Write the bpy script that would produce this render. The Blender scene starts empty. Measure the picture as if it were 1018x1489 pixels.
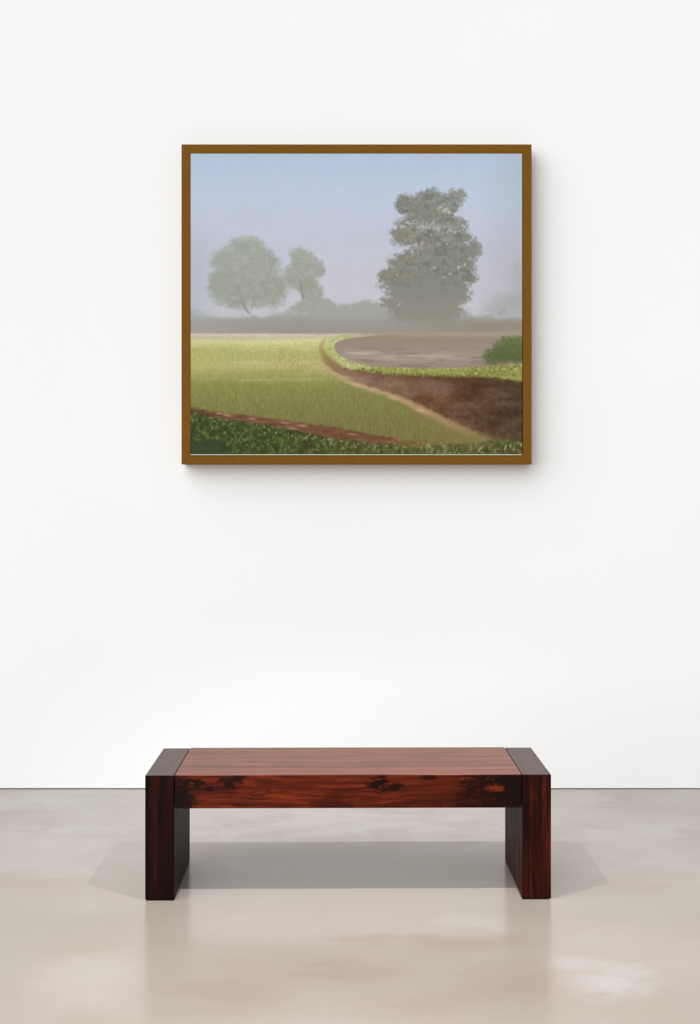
import bpy, bmesh, math
import numpy as np
from mathutils import Vector, Matrix

# ------------------------------------------------------------------ camera, world, lights, exposure
sc = bpy.context.scene
C = sc.collection
FPX = 1622.0                 # focal length in photo pixels (1018 x 1489)
CAM_H = 1.472                # eye height
HORIZON = 712.0              # photo row of the horizon
WALL_Y = 5.488               # distance of the wall
cam_data = bpy.data.cameras.new('camera')
cam_data.sensor_width = 36.0
cam_data.sensor_fit = 'AUTO'
cam_data.lens = FPX / 1489.0 * 36.0
cam_data.shift_y = (HORIZON - 744.5) / 1489.0
cam_data.clip_start = 0.05
cam = bpy.data.objects.new('camera', cam_data)
cam.location = (0, 0, CAM_H)
cam.rotation_euler = (math.radians(90), 0, 0)
C.objects.link(cam)
sc.camera = cam

world = bpy.data.worlds.new('room_ambience')
world.use_nodes = True
world.node_tree.nodes['Background'].inputs[0].default_value = (1.0, 0.955, 0.90, 1)
world.node_tree.nodes['Background'].inputs[1].default_value = 0.33
sc.world = world

def light(name, kind, loc, target, energy, **kw):
    d = bpy.data.lights.new(name, kind)
    d.energy = energy
    for k, v in kw.items(): setattr(d, k, v)
    o = bpy.data.objects.new(name, d)
    o.location = loc
    o.rotation_euler = (Vector(target) - Vector(loc)).to_track_quat('-Z', 'Y').to_euler()
    C.objects.link(o)
    return o

# broad soft skylight, high on the left in front of the wall
light('skylight', 'SUN', (-3.2, 1.488, 5.3), (0, WALL_Y, 2.4), 3.22, angle=math.radians(80), color=(0.98, 0.992, 1.0))
# two small ceiling spots aimed at the bench
for sx in (-1, 1):
    light('ceiling_spot', 'SPOT', (sx * 0.69 - 0.005, 3.05, 3.0), (sx * 0.45, 3.43, 0.0), 185.0, spot_size=math.radians(85),
          spot_blend=1.0, shadow_soft_size=0.02, color=(0.985, 0.99, 1.0))

sc.view_settings.view_transform = 'Standard'
sc.view_settings.look = 'None'
sc.view_settings.gamma = 1.0
sc.view_settings.use_curve_mapping = False
sc.view_settings.exposure = 0.0

# ------------------------------------------------------------------ helpers
def lin(c):
    c = np.asarray(c, float) / 255.0
    return np.where(c <= 0.04045, c / 12.92, ((c + 0.055) / 1.055) ** 2.4)

def rgb(r, g, b):
    v = lin((r, g, b)); return (float(v[0]), float(v[1]), float(v[2]), 1.0)

class Nodes:
    """short-hand for building one node material"""
    def __init__(self, name):
        self.m = bpy.data.materials.new(name); self.m.use_nodes = True
        self.t = self.m.node_tree; self.b = self.t.nodes['Principled BSDF']
    def n(self, kind, **kw):
        x = self.t.nodes.new(kind)
        for k, v in kw.items(): setattr(x, k, v)
        return x
    def put(self, sock, v):
        if isinstance(v, bpy.types.NodeSocket): self.t.links.new(v, sock)
        elif isinstance(v, (tuple, list)) and len(v) == 3 and sock.type == 'RGBA': sock.default_value = (*v, 1)
        else: sock.default_value = v
    def math(self, op, a, b=0.0, c=0.0, clamp=False):
        x = self.n('ShaderNodeMath', operation=op, use_clamp=clamp)
        for i, v in enumerate((a, b, c)): self.put(x.inputs[i], v)
        return x.outputs[0]
    def vec(self, op, a, b=(0, 0, 0)):
        x = self.n('ShaderNodeVectorMath', operation=op)
        self.put(x.inputs[0], a); self.put(x.inputs[1], b)
        return x.outputs['Value'] if op in ('LENGTH', 'DISTANCE', 'DOT_PRODUCT') else x.outputs[0]
    def coord(self): return self.n('ShaderNodeTexCoord').outputs['Object']
    def noise(self, v, scale, detail=4.0, rough=0.55, dist=0.0, color=False):
        x = self.n('ShaderNodeTexNoise')
        self.put(x.inputs['Vector'], v)
        for k, s in (('Scale', scale), ('Detail', detail), ('Roughness', rough), ('Distortion', dist)): x.inputs[k].default_value = s
        return x.outputs['Color'] if color else x.outputs[0]
    def ramp(self, f, stops):
        x = self.n('ShaderNodeValToRGB'); r = x.color_ramp
        while len(r.elements) < len(stops): r.elements.new(0.5)
        for e, (p, c) in zip(r.elements, stops): e.position = p; e.color = c
        self.put(x.inputs[0], f)
        return x.outputs[0]
    def step(self, f, a, b, lo=0.0, hi=1.0):
        x = self.n('ShaderNodeMapRange', interpolation_type='SMOOTHSTEP')
        for i, v in enumerate((f, a, b, lo, hi)): self.put(x.inputs[i], v)
        return x.outputs[0]
    def mix(self, f, a, b, mode='MIX'):
        x = self.n('ShaderNodeMix', data_type='RGBA', blend_type=mode)
        self.put(x.inputs[0], f); self.put(x.inputs[6], a); self.put(x.inputs[7], b)
        return x.outputs[2]
    def blob(self, v, c, r, warp=None, soft=0.6):
        """1 inside an ellipsoid at c, 0 outside, ragged edge from warp"""
        d = self.vec('LENGTH', self.vec('DIVIDE', self.vec('SUBTRACT', v, c), r))
        if warp is not None: d = self.math('ADD', d, warp)
        return self.step(d, 1 + soft * .5, 1 - soft * .5)
    def done(self, color, rough=0.5, spec=0.5, normal=None):
        self.put(self.b.inputs['Base Color'], color); self.put(self.b.inputs['Roughness'], rough)
        self.put(self.b.inputs['Specular IOR Level'], spec)
        if normal is not None: self.put(self.b.inputs['Normal'], normal)
        return self.m
    def bump(self, h, strength, distance):
        x = self.n('ShaderNodeBump'); x.inputs['Strength'].default_value = strength; x.inputs['Distance'].default_value = distance
        self.put(x.inputs['Height'], h); return x.outputs[0]

def mesh_obj(name, bm, mat, parent=None, smooth=False):
    me = bpy.data.meshes.new(name)
    bmesh.ops.recalc_face_normals(bm, faces=bm.faces)
    bm.to_mesh(me); bm.free()
    for p in me.polygons: p.use_smooth = smooth
    me.materials.append(mat)
    o = bpy.data.objects.new(name, me)
    C.objects.link(o)
    if parent: o.parent = parent
    return o

def box_bm(x0, x1, y0, y1, z0, z1, bevel=0.0, seg=2):
    bm = bmesh.new()
    bmesh.ops.create_cube(bm, size=1.0, matrix=Matrix.Translation(((x0 + x1) / 2, (y0 + y1) / 2, (z0 + z1) / 2)) @ Matrix.Diagonal((x1 - x0, y1 - y0, z1 - z0, 1)))
    if bevel: bmesh.ops.bevel(bm, geom=list(bm.edges), offset=bevel, segments=seg, profile=0.5, affect='EDGES')
    return bm

def thing(name, label, cat, loc, rotz=0.0):
    o = bpy.data.objects.new(name, None); C.objects.link(o)
    o.location = loc; o.rotation_euler = (0, 0, rotz); o.empty_display_size = 0.1
    o['label'] = label; o['category'] = cat
    return o

def floor_pt(px, py):
    d = FPX * CAM_H / (py - HORIZON)
    return ((px - 509) * d / FPX, d, 0.0)

# ------------------------------------------------------------------ room
def wall_material():
    k = Nodes('white_wall_paint'); v = k.coord()
    f = k.noise(v, 0.9, 3, .5)
    col = k.ramp(f, [(0.3, rgb(243, 245, 246)), (0.7, rgb(245, 247, 248))])
    return k.done(col, 0.85, 0.15, k.bump(k.noise(v, 260, 2), 0.05, 0.001))

def floor_material():
    k = Nodes('polished_screed'); v = k.coord()
    w = k.vec('MULTIPLY', v, (1.0, 1.35, 1.0))
    n1 = k.noise(w, 0.9, 4, .5); n2 = k.noise(w, 2.0, 3, .5); n3 = k.noise(k.vec('MULTIPLY', v, (5.0, 9.0, 1.0)), 1.0, 5, .6)
    warp = k.math('MULTIPLY', k.math('SUBTRACT', n2, 0.5), 2.6)
    warp3 = k.math('MULTIPLY', k.math('SUBTRACT', n3, 0.5), 3.0)
    col = k.ramp(n1, [(0.34, FC[0]), (0.5, FC[1]), (0.66, FC[2])])
    col = k.mix(k.step(n2, .52, .70, 0, .55), col, FC[3])
    col = k.mix(k.step(n2, .46, .30, 0, .5), col, FC[4])
    # trowel stains, plus broad pale patches that paint extra light onto the back
    for (px, py, rx, ry, c, a) in STAINS_AND_LIGHT:
        m = k.blob(v, floor_pt(px, py), (rx, ry, 1.0), k.math('ADD', warp, warp3), 1.5)
        col = k.mix(k.math('MULTIPLY', m, a), col, c)
    rough = k.step(n2, .3, .7, .15, .21)
    return k.done(col, rough, 0.40, None)

FC = [rgb(154, 145, 134), rgb(159, 149, 139), rgb(162, 151, 142), rgb(157, 142, 131), rgb(165, 158, 150)]
PINK = rgb(151, 133, 121); PALE = rgb(176, 169, 166); TAN = rgb(147, 129, 113)
STAINS_AND_LIGHT = [(868, 1425, .12, .10, PALE, .55), (905, 1432, .10, .09, PALE, .55), (838, 1402, .07, .05, PALE, .5), (640, 1370, .22, .05, TAN, .6), (560, 1364, .16, .03, PINK, .5),
          (475, 1402, .10, .06, PINK, .6), (540, 1415, .10, .05, PINK, .4), (775, 1430, .14, .12, PINK, .45), (640, 1462, .14, .07, PINK, .35), (330, 1440, .18, .10, PINK, .35),
          (860, 1160, .12, .14, PALE, .5), (30, 1165, .18, .12, PALE, .4), (960, 1178, .3, .08, PINK, .3), (120, 1420, .12, .2, PALE, .3), (845, 1225, .05, .05, PINK, .4), (700, 1340, .1, .06, PALE, .3),
          (300, 1178, .9, .34, PALE, .45), (760, 1182, .8, .32, PALE, .45), (520, 1196, .5, .2, PALE, .35), (960, 1240, .4, .25, PALE, .35), (60, 1240, .4, .25, PALE, .3)]  # broad pale patches: brightness near the wall painted into the floor colour

def struct(o): o['kind'] = 'structure'; return o

fl = struct(mesh_obj('floor', box_bm(-7, 7, -3.0, WALL_Y + .25, -0.12, 0.0), floor_material()))
# the wall hangs a few millimetres clear of the screed: a thin dark joint
wl = struct(mesh_obj('wall_back', box_bm(-7, 7, WALL_Y, WALL_Y + .2, 0.0035, 5.2), wall_material()))
# ------------------------------------------------------------------ painting
# Pigment of the landscape canvas, worked out as a colour per canvas point.
PX0, PX1, PY0, PY1 = 277.0, 759.6, 223.0, 660.2      # picture area, photo pixels
PS = 1.6                                             # colour points per photo pixel

def paint_canvas():
    W = int(round((PX1 - PX0) * PS)) + 1
    H = int(round((PY1 - PY0) * PS)) + 1
    rng = np.random.RandomState(7)
    xs = np.linspace(PX0, PX1, W); ys = np.linspace(PY0, PY1, H)
    X, Y = np.meshgrid(xs, ys)
    img = np.zeros((H, W, 3))

    def vnoise(cx, cy, seed):
        r = np.random.RandomState(seed)
        gw = int((PX1 - PX0) / cx) + 4; gh = int((PY1 - PY0) / cy) + 4
        g = r.rand(gh, gw)
        u = (X - PX0) / cx + 1; v = (Y - PY0) / cy + 1
        i = np.floor(u).astype(int); j = np.floor(v).astype(int)
        fu = u - i; fv = v - j
        fu = fu * fu * (3 - 2 * fu); fv = fv * fv * (3 - 2 * fv)
        i = np.clip(i, 0, gw - 2); j = np.clip(j, 0, gh - 2)
        return (g[j, i] * (1 - fu) + g[j, i + 1] * fu) * (1 - fv) + (g[j + 1, i] * (1 - fu) + g[j + 1, i + 1] * fu) * fv

    def fbm(cx, cy, seed, n=4, gain=0.55):
        t = 0; a = 1.0; s = 0
        for k in range(n):
            t = t + a * vnoise(max(cx / 2 ** k, .7), max(cy / 2 ** k, .7), seed + 31 * k); s += a; a *= gain
        return t / s

    def ss(a, b, x):
        t = np.clip((x - a) / (b - a), 0, 1)
        return t * t * (3 - 2 * t)

    def ramp(stops, t):
        p = [s[0] for s in stops]
        return np.stack([np.interp(t, p, [s[1][c] for s in stops]) for c in range(3)], -1)

    def over(col, a):
        nonlocal img
        col = np.asarray(col, float)
        img = img * (1 - a[..., None]) + col * a[..., None]

    def curve(pts, t):
        return np.interp(t, [p[0] for p in pts], [p[1] for p in pts])

    def dab(x, y, rx, ry, col, a, ang=0.0):
        R = max(rx, ry) * 2.2
        i0 = max(int((x - R - PX0) * PS), 0); i1 = min(int((x + R - PX0) * PS) + 2, W)
        j0 = max(int((y - R - PY0) * PS), 0); j1 = min(int((y + R - PY0) * PS) + 2, H)
        if i1 <= i0 or j1 <= j0: return
        dx = X[j0:j1, i0:i1] - x; dy = Y[j0:j1, i0:i1] - y
        c, s = math.cos(ang), math.sin(ang)
        u = (dx * c + dy * s) / rx; v = (-dx * s + dy * c) / ry
        m = (a * np.exp(-(u * u + v * v) * 1.3))[..., None]
        img[j0:j1, i0:i1] = img[j0:j1, i0:i1] * (1 - m) + np.asarray(col, float) * m

    def line(p, q, w, col, a):
        dx, dy = q[0] - p[0], q[1] - p[1]
        L = math.hypot(dx, dy)
        n = max(int(L / 1.2), 2)
        for k in range(n + 1):
            t = k / n
            dab(p[0] + dx * t, p[1] + dy * t, w, w, col, a)

    n_big = fbm(90, 60, 1); n_mid = fbm(22, 18, 2); n_fine = fbm(6, 5, 3, 3)
    # ---- sky
    sky = ramp([(223, (181, 196, 217)), (238, (181, 198, 222)), (260, (186, 201, 220)), (300, (191, 202, 222)),
                (350, (193, 199, 215)), (400, (195, 198, 211)), (450, (195, 197, 206)), (500, (190, 191, 196))], Y + 26 * (n_big - .5))
    img[:] = sky
    over((174, 181, 197), .75 * ss(330, 277, X) * ss(300, 380, Y) * .8)
    over((174, 186, 203), .7 * ss(690, 760, X + 40 * (n_mid - .5)))
    over((186, 184, 195), .75 * ss(670, 750, X) * ss(310, 380, Y))
    over((203, 202, 212), .3 * np.exp(-((X - 520) / 70) ** 2 - ((Y - 395) / 40) ** 2))
    img += (n_mid - .5)[..., None] * np.array([5, 3, 6]) + (fbm(9, 5, 5, 3) - .5)[..., None] * 3

    def tree(blobs, soft, rag, seed, col, alpha, rag2=None):
        """union of ragged crown ellipses; returns the coverage"""
        e1 = fbm(16, 13, seed, 4, .7) - .5
        e2 = fbm(4.2, 3.6, seed + 9, 3, .8) - .5
        d = np.full(X.shape, -90.0)
        for (cx, cy, rx, ry) in blobs:
            r = 1 - np.sqrt(((X - cx) / rx) ** 2 + ((Y - cy) / ry) ** 2)
            d = np.maximum(d, r * min(rx, ry))
        m = ss(-soft, soft, d + e1 * rag + e2 * (rag2 if rag2 else rag * .6)) * ss(-1.3 * soft - 3, -.5 * soft, d)
        over(col, m * alpha)
        return m

    # ---- ghost trees far right
    tree([(758, 402, 14, 26), (740, 446, 30, 20), (762, 430, 16, 30), (712, 452, 14, 8)], 12, 14, 210, (168, 171, 170), .6)
    tree([(752, 440, 16, 14), (731, 452, 14, 8)], 8, 12, 215, (160, 164, 160), .42)
    # ---- left pair of trees
    cg = ramp([(340, (165, 170, 161)), (380, (158, 163, 152)), (420, (153, 158, 146)), (460, (156, 160, 151))], Y + 10 * (n_fine - .5))
    t1 = [(358, 394, 44, 42), (357, 363, 24, 20), (324, 412, 20, 26), (394, 416, 23, 30), (331, 381, 22, 20),
          (384, 382, 22, 18), (345, 432, 30, 16), (376, 428, 26, 18)]
    m1 = tree(t1, 8, 15, 220, cg, .92)
    over((178, 184, 180), .35 * m1 * ss(.52, .72, fbm(7, 6, 225, 3)))
    over((146, 152, 142), .3 * m1 * ss(.52, .72, fbm(13, 11, 227, 3)))
    t2 = [(436, 371, 13, 12), (443, 385, 20, 20), (461, 393, 11, 13), (428, 402, 14, 17), (445, 410, 16, 22), (452, 425, 16, 14)]
    m2 = tree(t2, 4.5, 11, 230, cg * .99, .9)
    over((180, 184, 178), .35 * m2 * ss(.5, .7, fbm(7, 6, 235, 3)))
    dab(407, 398, 6, 5, (192, 195, 204), .75); dab(421, 424, 5, 9, (190, 193, 200), .6); dab(420, 441, 4, 4, (188, 190, 192), .6)
    for i in range(420):
        x = rng.uniform(303, 416); y = rng.uniform(344, 448)
        j = int((y - PY0) * PS); k = int((x - PX0) * PS)
        if m1[j, k] > .3:
            dab(x, y, rng.uniform(1, 2.2), rng.uniform(.8, 1.6), [(150, 156, 145), (172, 178, 168), (158, 160, 148)][i % 3], .35, rng.uniform(0, 3))
    for i in range(170):
        x = rng.uniform(416, 474); y = rng.uniform(360, 436)
        j = int((y - PY0) * PS); k = int((x - PX0) * PS)
        if m2[j, k] > .3:
            dab(x, y, rng.uniform(1, 2.0), rng.uniform(.8, 1.5), [(148, 152, 141), (176, 180, 169), (154, 156, 144)][i % 3], .4, rng.uniform(0, 3))
    tr = (140, 143, 131)
    line((350, 430), (354, 443), 1.5, tr, .45); line((354, 443), (362, 456), 1.8, (136, 138, 124), .6); line((370, 438), (364, 456), 1.1, tr, .45)
    line((347, 420), (351, 432), 1.0, tr, .35)
    line((433, 404), (438, 414), 1.1, tr, .4); line((438, 414), (441, 440), 1.6, (134, 137, 127), .55)
    line((446, 420), (442, 432), .9, tr, .35)
    # ---- hedge in the mist
    hedge = curve([(277, 447), (300, 455), (340, 459), (360, 457), (385, 459), (400, 456), (420, 449), (432, 441), (448, 434), (462, 429), (476, 433), (492, 441),
                   (508, 443), (520, 439), (536, 437), (550, 439), (565, 444), (600, 452), (680, 456), (700, 459), (730, 461), (760, 462)], X)
    hn = (fbm(15, 9, 240, 4, .7) - .5) * 15
    hm = ss(-3, 5, Y - hedge + hn)
    hcol = ramp([(430, (163, 166, 158)), (455, (160, 163, 156)), (470, (155, 156, 149)), (484, (152, 149, 140))], Y)
    hcol = hcol + ss(420, 290, X)[..., None] * np.array([6, 8, 16]) * ss(482, 455, Y)[..., None]
    hcol = hcol + ss(560, 740, X)[..., None] * np.array([-4, -10, -18]) * ss(455, 480, Y)[..., None]
    over(hcol, hm * .93)
    for i in range(260):
        x = rng.uniform(420, 570); y = curve([(420, 449), (462, 431), (500, 442), (540, 438), (570, 446)], x) + rng.uniform(-2, 16)
        dab(x, y, rng.uniform(1.2, 2.6), rng.uniform(.9, 1.8), [(150, 154, 145), (174, 176, 168), (156, 160, 150)][i % 3], .3)
    over((188, 191, 196), .75 * np.exp(-((X - 322) / 34) ** 2 - ((Y - 456) / 6) ** 2) * (.5 + n_fine))
    over((192, 194, 198), .75 * np.exp(-((X - 395) / 22) ** 2 - ((Y - 454) / 4) ** 2) * (.4 + n_fine))
    for (x, y, r) in [(316, 459, 3), (385, 459, 4), (428, 455, 4), (443, 455, 3), (417, 443, 3)]:
        dab(x, y, r, r * .8, (186, 189, 186), .5)
    # ---- tall tree
    big = [(625, 288, 24, 11), (662, 286, 13, 9), (594, 298, 17, 14), (613, 304, 30, 14), (636, 294, 30, 12), (652, 323, 22, 9), (640, 312, 14, 8),
           (592, 340, 20, 9), (612, 347, 38, 11), (655, 348, 30, 12), (688, 363, 10, 12), (645, 366, 48, 18), (612, 372, 22, 18),
           (583, 383, 18, 10), (566, 404, 14, 11), (585, 404, 26, 20), (680, 404, 13, 8), (670, 385, 20, 14), (622, 400, 50, 26), (664, 418, 18, 11), (575, 413, 20, 10),
           (608, 322, 28, 10), (604, 331, 18, 11), (640, 336, 34, 13), (618, 318, 30, 12), (632, 300, 34, 18), (592, 426, 28, 12), (628, 430, 50, 22), (662, 432, 17, 8), (620, 452, 52, 18), (570, 440, 14, 8)]
    bcol = ramp([(276, (136, 140, 134)), (300, (130, 132, 124)), (340, (134, 136, 128)), (380, (132, 133, 124)), (420, (133, 135, 128)), (448, (138, 137, 129)), (470, (143, 140, 131))], Y + 12 * (n_fine - .5))
    mb = tree([(a, b, c * 1.05 + 1, d * 1.07 + 1) for a, b, c, d in big], 4.2, 8, 250, bcol, .95, 10)
    over((146, 134, 112), .36 * mb * ss(.50, .68, fbm(20, 12, 261, 3)) * ss(450, 400, Y))
    over((110, 113, 102), .6 * mb * ss(.53, .7, fbm(9, 7, 263, 3)) * ss(440, 385, Y))
    over((158, 163, 161), .5 * mb * ss(.55, .72, fbm(8, 6, 266, 3)) * ss(440, 330, Y))
    # leaf dabs inside and on the outline
    for i in range(2300):
        x = rng.uniform(548, 702); y = rng.uniform(272, 440)
        j = min(int((y - PY0) * PS), H - 1); k = min(int((x - PX0) * PS), W - 1)
        if mb[j, k] > .25 + .35 * rng.rand():
            c = [(118, 121, 109), (140, 139, 122), (156, 158, 148), (127, 127, 116), (110, 114, 104)][i % 5]
            dab(x, y, rng.uniform(.9, 2.1), rng.uniform(.7, 1.4), c, .5 * (1 - .6 * ss(390, 440, y)), rng.uniform(0, 3))
    # sky holes
    holes = [(621, 330, 5, 4), (629, 326, 4, 4), (635, 333, 5, 3), (614, 327, 3, 4), (641, 300, 4, 3), (648, 305, 6, 4), (655, 309, 5, 3), (645, 296, 3, 2),
             (606, 358, 3, 5), (600, 366, 2, 5), (613, 353, 2, 3), (664, 337, 5, 3), (655, 335, 4, 3), (668, 388, 4, 4), (675, 384, 3, 4), (631, 389, 4, 2), (655, 398, 4, 2),
             (596, 322, 8, 4), (584, 318, 5, 4), (578, 400, 2, 2), (563, 417, 3, 2), (588, 329, 4, 2), (646, 402, 3, 2), (560, 390, 4, 5), (679, 411, 5, 2), (650, 355, 2, 2),
             (594, 359, 3, 3), (570, 374, 8, 3), (659, 316, 3, 2)]
    for (x, y, rx, ry) in holes:
        for q in range(5):
            dab(x + rng.uniform(-rx, rx) * .7, y + rng.uniform(-ry, ry) * .7, rng.uniform(.8, 1.0) * rx * .45, rng.uniform(.7, 1) * ry * .45, (192, 197, 203), .62)
    for i in range(150):       # flecks of sky showing between the leaf masses
        q = rng.rand()
        if q < .55: x, y = 620 + 16 * rng.randn(), 330 + 4.5 * rng.randn()
        elif q < .75: x, y = 604 + 9 * rng.randn(), 360 + 5 * rng.randn()
        else: x, y = 650 + 9 * rng.randn(), 306 + 5 * rng.randn()
        dab(x, y, rng.uniform(.6, 1.1), rng.uniform(1.0, 2.6), (193, 197, 202), .5)
    # bare branches
    bt = (110, 112, 104)
    for p, q in [((657, 304), (655, 318)), ((661, 298), (657, 306)), ((652, 300), (656, 306)), ((622, 322), (623, 338)), ((617, 322), (621, 332)),
                 ((630, 322), (626, 334)), ((642, 408), (641, 424)), ((648, 402), (642, 410)), ((675, 382), (672, 394)), ((669, 384), (671, 392)), ((600, 352), (602, 370)), ((628, 390), (634, 384))]:
        line(p, q, .7, bt, .5)
    # mist over the foot of the tree
    over((143, 141, 132), .75 * ss(425, 470, Y) * np.exp(-((X - 625) / 85) ** 4) * mb)
    line((729, 452), (727, 459), 1.2, (140, 142, 134), .4); line((735, 449), (729, 455), .9, (146, 148, 140), .4)
    # ---- ground mist band
    gm = ramp([(462, (152, 154, 147)), (474, (152, 150, 143)), (484, (154, 150, 142))], Y)
    gm = gm + ss(420, 290, X)[..., None] * np.array([8, 7, 12]) + ss(540, 720, X)[..., None] * np.array([-6, -10, -15])
    over(gm, ss(458, 472, Y + 5 * (n_mid - .5)) * .8)
    over((172, 165, 160), .5 * np.exp(-((Y - 482) / 4) ** 2) * ss(360, 280, X))
    # ---- left green field
    fl = ramp([(484, (172, 164, 150)), (487, (205, 198, 180)), (491, (188, 184, 150)), (496, (203, 203, 152)), (503, (192, 192, 132)), (512, (174, 176, 112)), (522, (172, 173, 110)),
               (533, (180, 176, 120)), (546, (154, 156, 94)), (562, (134, 135, 80)), (585, (126, 127, 73)), (605, (125, 121, 73)), (640, (122, 113, 68))], Y + 7 * (fbm(60, 10, 270) - .5) + 3 * (fbm(3, 4, 271, 2) - .5))
    over(fl, ss(483.5, 485.5, Y))
    over((178, 180, 100), .35 * ss(330, 277, X) * ss(500, 510, Y) * ss(560, 530, Y))
    field = ss(486, 492, Y)
    # short vertical blades
    for i in range(9500):
        x = rng.uniform(277, 640); y = 490 + 155 * rng.rand() ** .8
        if y > 592 + (x - 277) * .16: continue
        if y < 552 + (x - 508) * .55 and x > 470: continue
        s = .5 + (y - 490) / 110.0
        t = rng.rand()
        c0 = np.array([np.interp(y, [490, 500, 530, 560, 600, 640], [v[c] for v in [(206, 204, 160), (196, 196, 130), (182, 178, 118), (142, 143, 84), (126, 127, 73), (120, 116, 66)]]) for c in range(3)])
        c0 = c0 + (rng.rand() - .5) * (52 if t < .5 else 30) + np.array([4, 3, -4]) * rng.randn()
        dab(x, y, .55 + .25 * rng.rand(), (1.4 + 1.6 * rng.rand()) * s, c0, .55, rng.uniform(-.14, .14))
    for i in range(900):      # pale blossom band
        x = rng.uniform(277, 475); b = rng.rand()
        y = (496 + rng.randn() * 3.5) if b < .55 else (507 + rng.randn() * 2 if b < .7 else 530 + rng.randn() * 6)
        if b >= .7: x = rng.uniform(320, 470)
        dab(x, y, rng.uniform(.7, 1.8), rng.uniform(.5, 1.1), (220, 216, 172) if b < .7 else (210, 198, 150), .4 * (.4 + .6 * ss(290, 400, x)))
    for i in range(420):      # ochre touches near the bend
        x = 440 + 30 * rng.randn(); y = 528 + 11 * rng.randn()
        if x > 474 + max(0, (y - 520)) * 1.4 or y < 505: continue
        dab(x, y, .8, rng.uniform(1.2, 2.2), [(172, 148, 98), (204, 182, 134), (140, 128, 72)][i % 3], .4)
    for i in range(520):      # reddish stems where the grass meets the path
        x = rng.uniform(500, 690); y = curve([(500, 562), (575, 584), (640, 616), (690, 638)], x) + abs(rng.randn()) * 9
        dab(x, y, .7, rng.uniform(1.6, 3.2), [(150, 122, 78), (132, 116, 66), (112, 122, 62)][i % 3], .45, rng.uniform(-.2, .2))
    for (y, a) in [(501, .3), (509, -.25), (527, .3), (540, -.3), (552, .2)]:
        over((214, 208, 156) if a > 0 else (140, 140, 78), abs(a) * np.exp(-((Y - y - 3 * (n_big - .5)) / 2.2) ** 2) * ss(.4, .65, fbm(45, 5, int(y), 3)) * ss(480, 450, X))
    # ---- right ploughed field
    top_in = [(488, 497), (486, 503), (489, 510)]
    inner = curve([(484, 500), (487, 508), (494, 516), (505, 523), (525, 530), (560, 534), (620, 536), (700, 533), (760, 529)], X)
    rf = ramp([(484, (158, 146, 130)), (490, (153, 137, 122)), (500, (152, 136, 125)), (512, (158, 143, 132)), (522, (162, 146, 136)), (533, (152, 134, 124))], Y + 5 * (fbm(40, 5, 280) - .5))
    upper = curve([(484, 504), (488, 498.5), (494, 495), (505, 492), (530, 489.5), (560, 486.5), (600, 484.5), (760, 484)], X)
    mr = ss(upper - 1.5, upper + 1.5, Y) * ss(inner + 2, inner - 1, Y) * ss(484, 489, X)
    over(rf, mr)
    over((160, 148, 133), .85 * np.exp(-((Y - 485.5) / 3.2) ** 2) * ss(500, 570, X))
    over((186, 170, 160), .55 * mr * np.exp(-((Y - 516 - (X - 560) * .03) / 5) ** 2) * ss(.42, .62, fbm(22, 3.2, 283, 3)) * ss(500, 520, X) * ss(690, 640, X))
    over((128, 112, 104), .5 * mr * ss(.56, .7, fbm(26, 3, 286, 3)) * ss(500, 512, Y))
    over((146, 130, 94), .6 * mr * ss(494, 488.5, Y) * ss(600, 560, X))
    over((196, 182, 174), .5 * mr * np.exp(-((X - 520) / 20) ** 2 - ((Y - 513) / 2.2) ** 2)); over((196, 182, 174), .4 * mr * np.exp(-((X - 570) / 16) ** 2 - ((Y - 521) / 2.2) ** 2))
    # misty strip where the field meets the haze
    over((166, 154, 138), .6 * np.exp(-((Y - 486) / 3.5) ** 2) * ss(480, 540, X))
    # ---- brown ditch
    low = [(470, 527), (484, 538), (500, 549), (520, 557), (545, 564), (575, 574), (600, 583), (640, 604), (680, 624), (715, 640), (760, 652)]
    lowb = curve(low, X)
    sb = curve([(470, 508), (474, 517), (484, 526), (497, 533), (515, 538), (550, 542), (600, 545), (660, 547), (720, 549), (760, 556)], X)
    jag = (fbm(5, 4, 290, 3) - .5) * 5
    md = ss(-1.5, 1.5, Y - sb + jag) * ss(3, -3, Y - lowb + jag * .8) * ss(462, 482, X)
    dcol = ramp([(480, (146, 118, 90)), (520, (136, 108, 90)), (570, (124, 95, 76)), (620, (112, 80, 60)), (670, (98, 70, 51)), (720, (87, 65, 48)), (760, (70, 56, 44))], X + 50 * (fbm(40, 26, 292) - .5))
    dcol = dcol + ((fbm(26, 14, 293) - .5) * 44 + (fbm(5, 4, 294, 3) - .5) * 26)[..., None]
    over(dcol, md)
    over((138, 116, 104), .4 * md * ss(.52, .68, fbm(34, 14, 297, 4)) * ss(720, 620, X))
    over((84, 60, 44), .5 * md * np.exp(-((Y - sb - 4) / 5) ** 2) * ss(560, 620, X))
    over((90, 82, 52), .4 * md * ss(.55, .7, fbm(18, 16, 299, 3)) * ss(640, 700, X))
    # ---- sunlit path edge below the ditch
    pc = curve([(455, 528), (480, 541), (508, 556), (540, 567), (575, 577), (600, 589), (640, 609), (680, 628), (730, 645), (760, 654)], X)
    pw = curve([(455, 2.5), (508, 3.2), (560, 3.6), (600, 5.5), (640, 6.0), (680, 7), (720, 5.5), (760, 3)], X)
    pm = np.exp(-np.abs((Y - pc + jag * .7) / pw) ** 2.4) * ss(452, 480, X) * ss(752, 705, X)
    pcol = ramp([(455, (176, 150, 110)), (510, (198, 160, 132)), (600, (190, 150, 122)), (650, (176, 140, 108)), (700, (142, 120, 80)), (740, (112, 98, 62))], X + 14 * (n_fine - .5))
    over(pcol, pm * (.62 + .5 * (fbm(9, 3, 301, 3) - .3)))
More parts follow.
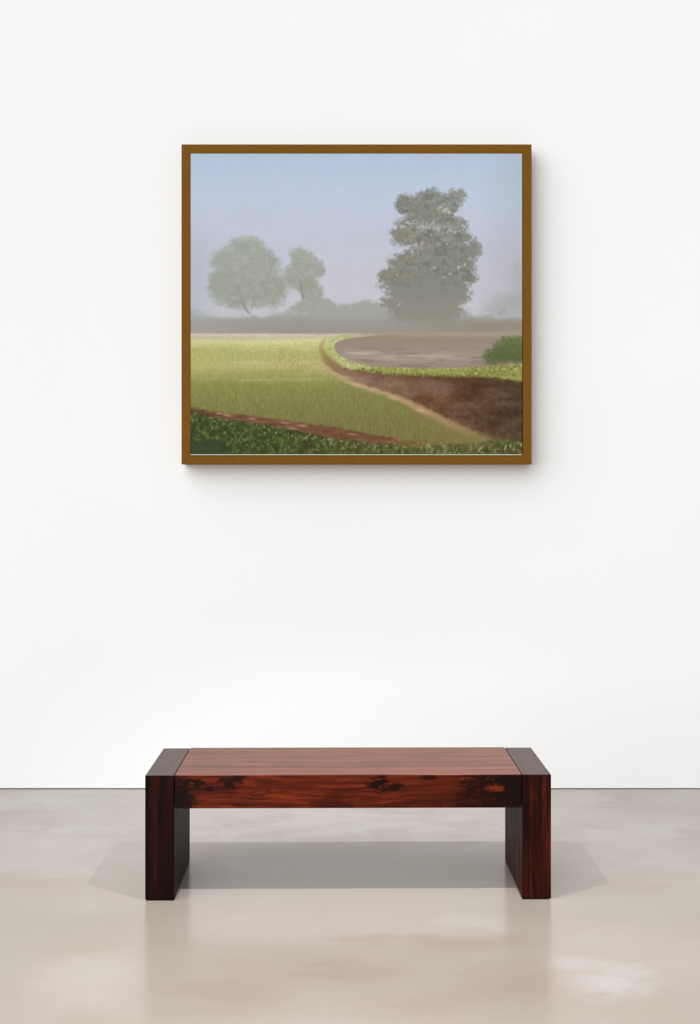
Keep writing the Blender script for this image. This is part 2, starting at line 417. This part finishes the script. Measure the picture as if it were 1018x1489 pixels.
    for (x, y, rx, ry) in [(467, 535, 9, 3), (505, 549, 10, 3), (522, 560, 13, 3), (545, 566, 9, 2), (572, 579, 8, 3), (612, 597, 8, 3)]:
        dab(x, y, rx, ry, (204, 174, 140), .6, .18)
    # ---- bend of the bank: dark track and bright turf strip
    tk = [(472, 494), (467, 502), (468, 511), (474, 520), (484, 529), (496, 537)]
    for a, b in zip(tk[:-1], tk[1:]):
        line(a, b, np.interp(a[1], [494, 530], [3.2, 5.5]), ramp([(494, (166, 152, 96)), (515, (150, 132, 84)), (530, (142, 116, 84))], np.array(a[1])), .2)
    strip = [(520, 488), (500, 489.5), (487, 492.5), (479, 498), (478, 505), (483, 513), (492, 521), (504, 528), (520, 533.5), (545, 537.5), (580, 540), (620, 541), (660, 541), (700, 540), (735, 539), (762, 540)]
    seg = []
    for a, b in zip(strip[:-1], strip[1:]):
        n = max(int(math.hypot(b[0] - a[0], b[1] - a[1]) * 5.0), 1)
        for k in range(n):
            t = k / n; seg.append((a[0] + (b[0] - a[0]) * t, a[1] + (b[1] - a[1]) * t))
    for (x, y) in seg:
        w = np.interp(x, [478, 490, 520, 600, 700, 760], [3.0, 3.2, 3.6, 4.4, 6.0, 9.5]) * (1 if y > 494 else .45)
        if y < 492.5 and rng.rand() < (x - 486) / 30: continue
        yy = y + rng.uniform(-w, w)
        t = rng.rand()
        if x < 540: c = [(184, 190, 128), (214, 214, 168), (140, 144, 82), (164, 178, 108)][int(t * 4)]
        elif x < 680: c = [(150, 156, 80), (178, 184, 110), (116, 120, 58), (138, 142, 72)][int(t * 4)]
        else: c = [(132, 138, 66), (148, 154, 80), (104, 104, 52), (120, 124, 60)][int(t * 4)]
        dab(x, yy, rng.uniform(.9, 1.8), rng.uniform(1.0, 2.1), c, .62)
    for i in range(330):       # lower dark fringe of the strip
        x = rng.uniform(520, 760); y = curve([(520, 539), (600, 546), (700, 548), (760, 556)], x) + rng.uniform(-2.5, 2.5)
        dab(x, y, rng.uniform(.8, 1.9), rng.uniform(.8, 1.8), [(98, 78, 46), (124, 118, 58), (86, 66, 42)][i % 3], .5)
    for (x, y, c, r) in [(529, 536, (88, 84, 48), 3), (542, 538, (108, 112, 54), 3), (608, 543, (104, 108, 52), 4), (692, 543, (216, 196, 150), 2.6), (615, 548, (170, 150, 120), 2.5),
                         (588, 536, (206, 204, 112), 2.2), (500, 529, (224, 200, 160), 2.2), (508, 531, (206, 204, 140), 2)]:
        dab(x, y, r, r * .7, c, .6)
    # ---- bush on the right
    mbush = tree([(750, 509, 34, 18), (730, 515, 22, 13), (717, 520, 12, 8), (742, 499, 20, 8)], 6, 13, 310, ramp([(488, (112, 122, 84)), (505, (92, 108, 64)), (530, (80, 94, 54))], Y + 12 * (n_fine - .5)), .92)
    for i in range(330):
        x = rng.uniform(700, 760); y = rng.uniform(488, 532)
        j = int((y - PY0) * PS); k = min(int((x - PX0) * PS), W - 1)
        if mbush[j, k] > .4:
            dab(x, y, rng.uniform(.9, 2.2), rng.uniform(.7, 1.6), [(74, 94, 48), (108, 126, 72), (90, 100, 58), (82, 104, 62)][i % 4], .45, rng.uniform(0, 3))
    # ---- lower earth track and the foreground plants
    lt = curve([(277, 592), (300, 597), (330, 601), (360, 604), (400, 610), (440, 615), (480, 620), (520, 628), (560, 635), (610, 643), (760, 650)], X)
    lb = curve([(277, 598), (300, 605), (330, 610), (360, 614), (400, 620), (440, 628), (480, 637), (520, 642), (560, 646), (610, 650), (680, 646), (720, 640), (760, 640)], X)
    me = ss(-3, 2.5, Y - lt + jag) * ss(660, 560, X)
    ecol = ramp([(277, (94, 66, 48)), (340, (118, 84, 64)), (420, (116, 81, 61)), (500, (112, 77, 56)), (600, (120, 90, 60)), (700, (110, 96, 60))], X) + ((fbm(24, 3, 320, 4) - .5) * 44)[..., None]
    over(ecol, me)
    for (x, y, rx, ry) in [(318, 601, 5, 1.8), (331, 604, 8, 2.2), (367, 609, 6, 1.5), (440, 619, 9, 2.3), (425, 623, 7, 1.5), (512, 631, 9, 1.4), (415, 615, 8, 1.3)]:
        dab(x, y, rx, ry, (206, 164, 134), .62, .08)
    mg = ss(-3, 3, Y - lb + jag * 1.6)
    gcol = ramp([(277, (58, 72, 42)), (400, (64, 76, 42)), (480, (74, 78, 42)), (600, (86, 88, 50)), (700, (92, 88, 50)), (760, (74, 70, 42))], X)
    gcol = gcol + ((fbm(12, 9, 330, 3) - .5) * 30)[..., None]
    over(gcol, mg)
    over((52, 66, 48), .6 * mg * ss(642, 656, Y) * ss(360, 290, X))
    for i in range(2600):
        x = rng.uniform(277, 760); y = rng.uniform(598, 660)
        b = curve([(277, 599), (330, 611), (400, 621), (480, 638), (560, 647), (610, 650), (680, 646), (720, 641), (760, 640)], x)
        if y < b - 1: continue
        t = rng.rand()
        c = (86, 104, 52) if t < .3 else (114, 130, 66) if t < .5 else (48, 58, 32) if t < .78 else (132, 138, 84) if t < .9 else (92, 78, 48)
        if x < 330 and y > 640: c = (58, 74, 48)
        dab(x, y, rng.uniform(1.3, 3.2), rng.uniform(1.1, 2.5), c, .6, rng.uniform(0, 3))
    for i in range(230):       # pale buds
        x = rng.uniform(300, 760); y = curve([(300, 612), (400, 626), (500, 645), (600, 651), (760, 650)], x) + rng.randn() * 4.5
        if rng.rand() > .35 + .65 * ss(380, 640, x): continue
        dab(x, y, rng.uniform(.8, 1.6), rng.uniform(.8, 1.9), [(188, 186, 140), (158, 160, 106), (204, 190, 150)][i % 3], .6)
    # haze drifting over the lower right grasses
    over((128, 122, 78), .35 * np.exp(-((X - 690) / 50) ** 2 - ((Y - 640) / 9) ** 2))
    # canvas weave and brush relief in the pigment
    img += (fbm(1.6, 1.6, 340, 1) - .5)[..., None] * 3
    return X, Y, np.clip(img, 0, 255)

# ------------------------------------------------------------------ framed landscape
FRAME_D = 0.095                                    # how far the frame stands proud of the wall
FY = WALL_Y - FRAME_D                              # plane of the frame's face
def wx(px, y=FY): return (px - 509) * y / FPX
def wz(py, y=FY): return CAM_H - (py - HORIZON) * y / FPX

def frame_material():
    k = Nodes('brown_frame_lacquer'); v = k.coord()
    f = k.noise(k.vec('MULTIPLY', v, (3, 3, 3)), 6, 4, .6)
    return k.done(k.ramp(f, [(0.3, rgb(116, 79, 28)), (0.7, rgb(121, 83, 30))]), 0.7, 0.05)

def canvas_material():
    k = Nodes('oil_paint_on_canvas'); v = k.coord()
    a = k.n('ShaderNodeVertexColor', layer_name='pigment')
    w = k.noise(v, 900, 2)
    return k.done(a.outputs[0], 0.8, 0.06, k.bump(w, 0.06, 0.0006))

def plain_material(name, c, rough=.7, spec=.2):
    k = Nodes(name); v = k.coord(); f = k.noise(v, 20, 3)
    lo = tuple(x * .94 for x in c[:3]) + (1,)
    return k.done(k.ramp(f, [(0.3, lo), (0.7, c)]), rough, spec)

ax0, ax1, az0, az1 = wx(264), wx(773), wz(675), wz(210)         # outer edge
ix0, ix1, iz0, iz1 = wx(277), wx(760.6), wz(663), wz(223)       # sight edge
pcx = (ax0 + ax1) / 2
picture = thing('framed_painting', 'large brown-framed painting of misty green fields and trees on the white wall', 'painting', (pcx, WALL_Y, az0))
fm = frame_material()
def L(x, y, z): return (x - pcx, y - WALL_Y, z - az0)

def rail(o0, o1, i1, i0):
    """one mitred frame rail: outer edge o0-o1, sight edge i0-i1"""
    bm = bmesh.new()
    pts = [o0, o1, i1, i0]
    f = [bm.verts.new(L(x, FY, z)) for x, z in pts]
    b = [bm.verts.new(L(x, WALL_Y - 0.004, z)) for x, z in pts]
    bm.faces.new(f); bm.faces.new(b[::-1])
    for q in range(4): bm.faces.new((f[q], b[q], b[(q + 1) % 4], f[(q + 1) % 4]))
    bmesh.ops.recalc_face_normals(bm, faces=bm.faces)
    bmesh.ops.bevel(bm, geom=[e for e in bm.edges], offset=0.0008, segments=1, affect='EDGES')
    return mesh_obj('frame_rail', bm, fm, picture)
O = [(ax0, az1), (ax1, az1), (ax1, az0), (ax0, az0)]; I = [(ix0, iz1), (ix1, iz1), (ix1, iz0), (ix0, iz0)]
for q in range(4): rail(O[q], O[(q + 1) % 4], I[(q + 1) % 4], I[q])

# backing board, seen only as the dark shadow gap right of and under the canvas
mesh_obj('backing_board', box_bm(ix0 - pcx + .0005, ix1 - pcx - .0005, -0.055, -0.045, iz0 - az0 + .0005, iz1 - az0 - .0005), plain_material('dark_backing_board', rgb(40, 28, 16), .9, .05), picture)

# the canvas: a stretched panel whose face carries the pigment point by point
def build_canvas():
    X, Y, im = paint_canvas()
    H, W = X.shape
    yc = FY + 0.0015
    x = (X - 509) * FY / FPX - pcx
    z = CAM_H - (Y - HORIZON) * FY / FPX - az0
    n = H * W
    front = np.stack([x.ravel(), np.full(n, yc - WALL_Y), z.ravel()], -1)
    ring = [j for j in range(W)] + [r * W + W - 1 for r in range(1, H)] + [(H - 1) * W + j for j in range(W - 2, -1, -1)] + [r * W for r in range(H - 2, 0, -1)]
    ring = np.array(ring)
    back = front[ring].copy(); back[:, 1] += 0.022
    co = np.concatenate([front, back]).astype(np.float32)
    idx = np.arange(n).reshape(H, W)
    quads = np.stack([idx[:-1, :-1], idx[1:, :-1], idx[1:, 1:], idx[:-1, 1:]], -1).reshape(-1, 4)
    m = len(ring); k = np.arange(m); k2 = (k + 1) % m
    side = np.stack([ring[k], ring[k2], n + k2, n + k], -1)
    faces = np.concatenate([quads, side]).astype(np.int32)
    me = bpy.data.meshes.new('canvas')
    me.vertices.add(len(co)); me.vertices.foreach_set('co', co.ravel())
    me.loops.add(faces.size); me.loops.foreach_set('vertex_index', faces.ravel())
    me.polygons.add(len(faces)); me.polygons.foreach_set('loop_start', np.arange(0, faces.size, 4, dtype=np.int32))
    me.update(calc_edges=True)
    col = np.ones((len(co), 4), np.float32)
    c = lin(im.reshape(-1, 3)) * PIGMENT
    col[:n, :3] = c; col[n:, :3] = c[ring]
    a = me.color_attributes.new('pigment', 'FLOAT_COLOR', 'POINT')
    a.data.foreach_set('color', col.ravel())
    me.materials.append(canvas_material())
    o = bpy.data.objects.new('canvas', me); C.objects.link(o); o.parent = picture
    return o
PIGMENT = 0.97
build_canvas()
# bare pale strip of primed canvas along the lower edge
s = mesh_obj('liner_strip', box_bm(wx(277) - pcx, wx(759.5) - pcx, FY + .001 - WALL_Y, FY + .02 - WALL_Y, wz(662.1) - az0, wz(660.45) - az0, .0004, 1), plain_material('pale_liner', rgb(196, 194, 164)), picture)
s['label'] = 'pale strip below the painted picture'

# ------------------------------------------------------------------ bench
HX, HY, BH = 0.728, 0.21, 0.449
yaw = math.radians(0.53)
front = Vector((-0.0056, 3.9995, 0.0))
ctr = front + HY * Vector((-math.sin(yaw), math.cos(yaw), 0))
bench = thing('wooden_bench', 'dark reddish-brown solid wood bench with slab legs on the pale floor', 'bench', ctr, yaw)

def sx(px): return (px - 506.3) / 405.4            # along the bench front, from a photo column
def sz(py): return BH - (py - 1127.0) / 405.4      # height on the bench front, from a photo row

def seat_material():
    k = Nodes('red_brown_heartwood'); v = k.coord()
    # grain bends round the knots and drifts up to the right
    sway = k.noise(k.vec('MULTIPLY', v, (2.4, 5, 5)), 1.0, 3, .5, 0, True)
    sway = k.vec('MULTIPLY', k.vec('SUBTRACT', sway, (.5, .5, .5)), (0, .07, .07))
    vw = k.vec('ADD', v, sway)
    g1 = k.noise(k.vec('MULTIPLY', vw, (0.85, 30, 30)), 1.0, 5, .62, .4)
    g2 = k.noise(k.vec('MULTIPLY', vw, (2.6, 120, 120)), 1.0, 4, .6, .2)
    g3 = k.noise(k.vec('MULTIPLY', vw, (2.0, 9, 9)), 1.0, 3, .5, .3)
    col = k.ramp(g1, [(0.26, WC[0]), (0.42, WC[1]), (0.56, WC[2]), (0.74, WC[3])])
    col = k.mix(k.step(g2, .55, .32, 0, .55), col, WC[0])
    col = k.mix(k.step(g3, .48, .30, 0, .6), col, WC[1])
    n = k.noise(k.vec('MULTIPLY', vw, (22, 22, 55)), 1.0, 4, .7, .5)
    warp = k.math('MULTIPLY', k.math('SUBTRACT', n, .5), 3.4)
    # fine dark growth lines swept along the face
    ln = k.noise(k.vec('MULTIPLY', vw, (.5, 56, 56)), 1.0, 2, .5, .1)
    lm = k.math('SUBTRACT', 1.0, k.step(k.math('ABSOLUTE', k.math('SUBTRACT', ln, .5)), .0, .035))
    col = k.mix(k.math('MULTIPLY', lm, .6), col, WC[0])
    for (px, py, rx, rz, ry, a, soft) in KNOTS:
        m = k.blob(v, (sx(px), -HY, sz(py)), (rx / 405.4, ry, rz / 405.4), warp, soft)
        col = k.mix(k.math('MULTIPLY', m, a), col, KNOT)
    m = k.blob(v, (sx(721), -HY, sz(1147)), (15 / 405.4, .03, 5 / 405.4), warp, .8)
    col = k.mix(k.math('MULTIPLY', m, .75), col, rgb(112, 42, 18))
    for (x, y, r) in ((.10, -.13, .010), (.165, -.168, .012), (.06, -.15, .008), (.02, -.10, .007), (.075, -.105, .006)):
        m = k.blob(v, (x, y, BH), (r * 1.4, r, .02), warp, .8)
        col = k.mix(k.math('MULTIPLY', m, .55), col, WC[0])
    # sitting face paler and glossier: the wall's reflection painted into its colour
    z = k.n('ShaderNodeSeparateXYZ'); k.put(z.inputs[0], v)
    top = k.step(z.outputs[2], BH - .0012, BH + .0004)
    sheen_col = k.ramp(g1, [(0.25, rgb(84, 42, 21)), (0.5, rgb(112, 57, 30)), (0.75, rgb(136, 72, 38))])
    sheen_col = k.mix(k.step(g2, .55, .34, 0, .35), sheen_col, rgb(86, 38, 26))
    col = k.mix(k.math('MULTIPLY', top, .8), col, sheen_col)
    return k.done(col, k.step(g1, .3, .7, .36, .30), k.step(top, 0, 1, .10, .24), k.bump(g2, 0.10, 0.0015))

WC = [rgb(30, 8, 4), rgb(62, 19, 8), rgb(98, 34, 13), rgb(136, 54, 22)]
KNOT = rgb(20, 6, 4)
# column, row, half width and half height in photo px, depth in m, strength, softness
KNOTS = [(289, 1136.5, 9, 4.5, .03, .95, .5), (333, 1137, 14, 8, .03, .95, .6), (345, 1133, 8, 6, .03, .8, .8), (304, 1146.5, 8, 3, .02, .9, .6), (258, 1152, 26, 28, .06, .96, .7), (262, 1166, 22, 14, .05, .8, .8), (278, 1162, 14, 10, .04, .6, 1.0),
         (552, 1140, 13, 10, .03, .97, .5), (574, 1145, 12, 5, .03, .9, .7), (541, 1142, 10, 4, .03, .8, .8), (555, 1130, 8, 6, .02, .8, .8), (742, 1146, 56, 40, .05, .97, .9), (748, 1140, 26, 36, .05, .9, .8), (690, 1150, 30, 26, .05, .6, 1.2),
         (622, 1130, 10, 4, .02, .8, .8), (480, 1158, 30, 4, .03, .5, 1.2)]

def leg_material(name, cols, coarse, lo, hi):
    k = Nodes(name); v = k.coord()
    sway = k.noise(k.vec('MULTIPLY', v, (6, 6, 3.2)), 1.0, 3, .5, 0, True)
    vw = k.vec('ADD', v, k.vec('MULTIPLY', k.vec('SUBTRACT', sway, (.5, .5, .5)), (.035, .035, 0)))
    g1 = k.noise(k.vec('MULTIPLY', vw, (coarse, coarse, 2.0)), 1.0, 4, .6, .3)
    g2 = k.noise(k.vec('MULTIPLY', vw, (160, 160, 5.0)), 1.0, 3, .6)
    g3 = k.noise(k.vec('MULTIPLY', vw, (9, 9, 3)), 1.0, 3, .5)
    col = k.ramp(g1, [(lo, cols[0]), ((lo + hi) / 2, cols[1]), (hi, cols[2])])
    col = k.mix(k.step(g2, .56, .34, 0, .5), col, cols[0])
    col = k.mix(k.step(g3, .52, .34, 0, .7), col, cols[0])
    # sawn upper end, paler and glossier: reflected light painted into its colour
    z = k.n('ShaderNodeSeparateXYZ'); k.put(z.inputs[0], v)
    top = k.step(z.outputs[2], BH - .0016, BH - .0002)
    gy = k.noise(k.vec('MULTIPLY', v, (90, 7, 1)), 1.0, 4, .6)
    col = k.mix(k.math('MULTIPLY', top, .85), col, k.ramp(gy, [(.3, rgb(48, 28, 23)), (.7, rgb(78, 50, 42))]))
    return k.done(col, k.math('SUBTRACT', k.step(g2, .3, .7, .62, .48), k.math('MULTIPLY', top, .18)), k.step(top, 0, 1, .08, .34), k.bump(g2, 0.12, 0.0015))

LT = 0.1035
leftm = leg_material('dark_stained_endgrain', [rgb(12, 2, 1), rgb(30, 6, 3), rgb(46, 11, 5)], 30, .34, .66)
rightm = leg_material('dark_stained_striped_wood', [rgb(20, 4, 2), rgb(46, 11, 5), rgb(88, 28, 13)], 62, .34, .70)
padm = plain_material('black_glide', rgb(14, 10, 9), .6, .2)
for (x0, x1, m, inset) in ((-HX, -HX + LT, leftm, (.004, .001)), (HX - LT, HX, rightm, (.001, .011))):
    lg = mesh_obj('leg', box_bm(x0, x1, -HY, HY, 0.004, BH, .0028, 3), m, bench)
    mesh_obj('glide_pad', box_bm(x0 + inset[0], x1 - inset[1], -HY + .002, HY - .004, 0.0, 0.0042), padm, lg)
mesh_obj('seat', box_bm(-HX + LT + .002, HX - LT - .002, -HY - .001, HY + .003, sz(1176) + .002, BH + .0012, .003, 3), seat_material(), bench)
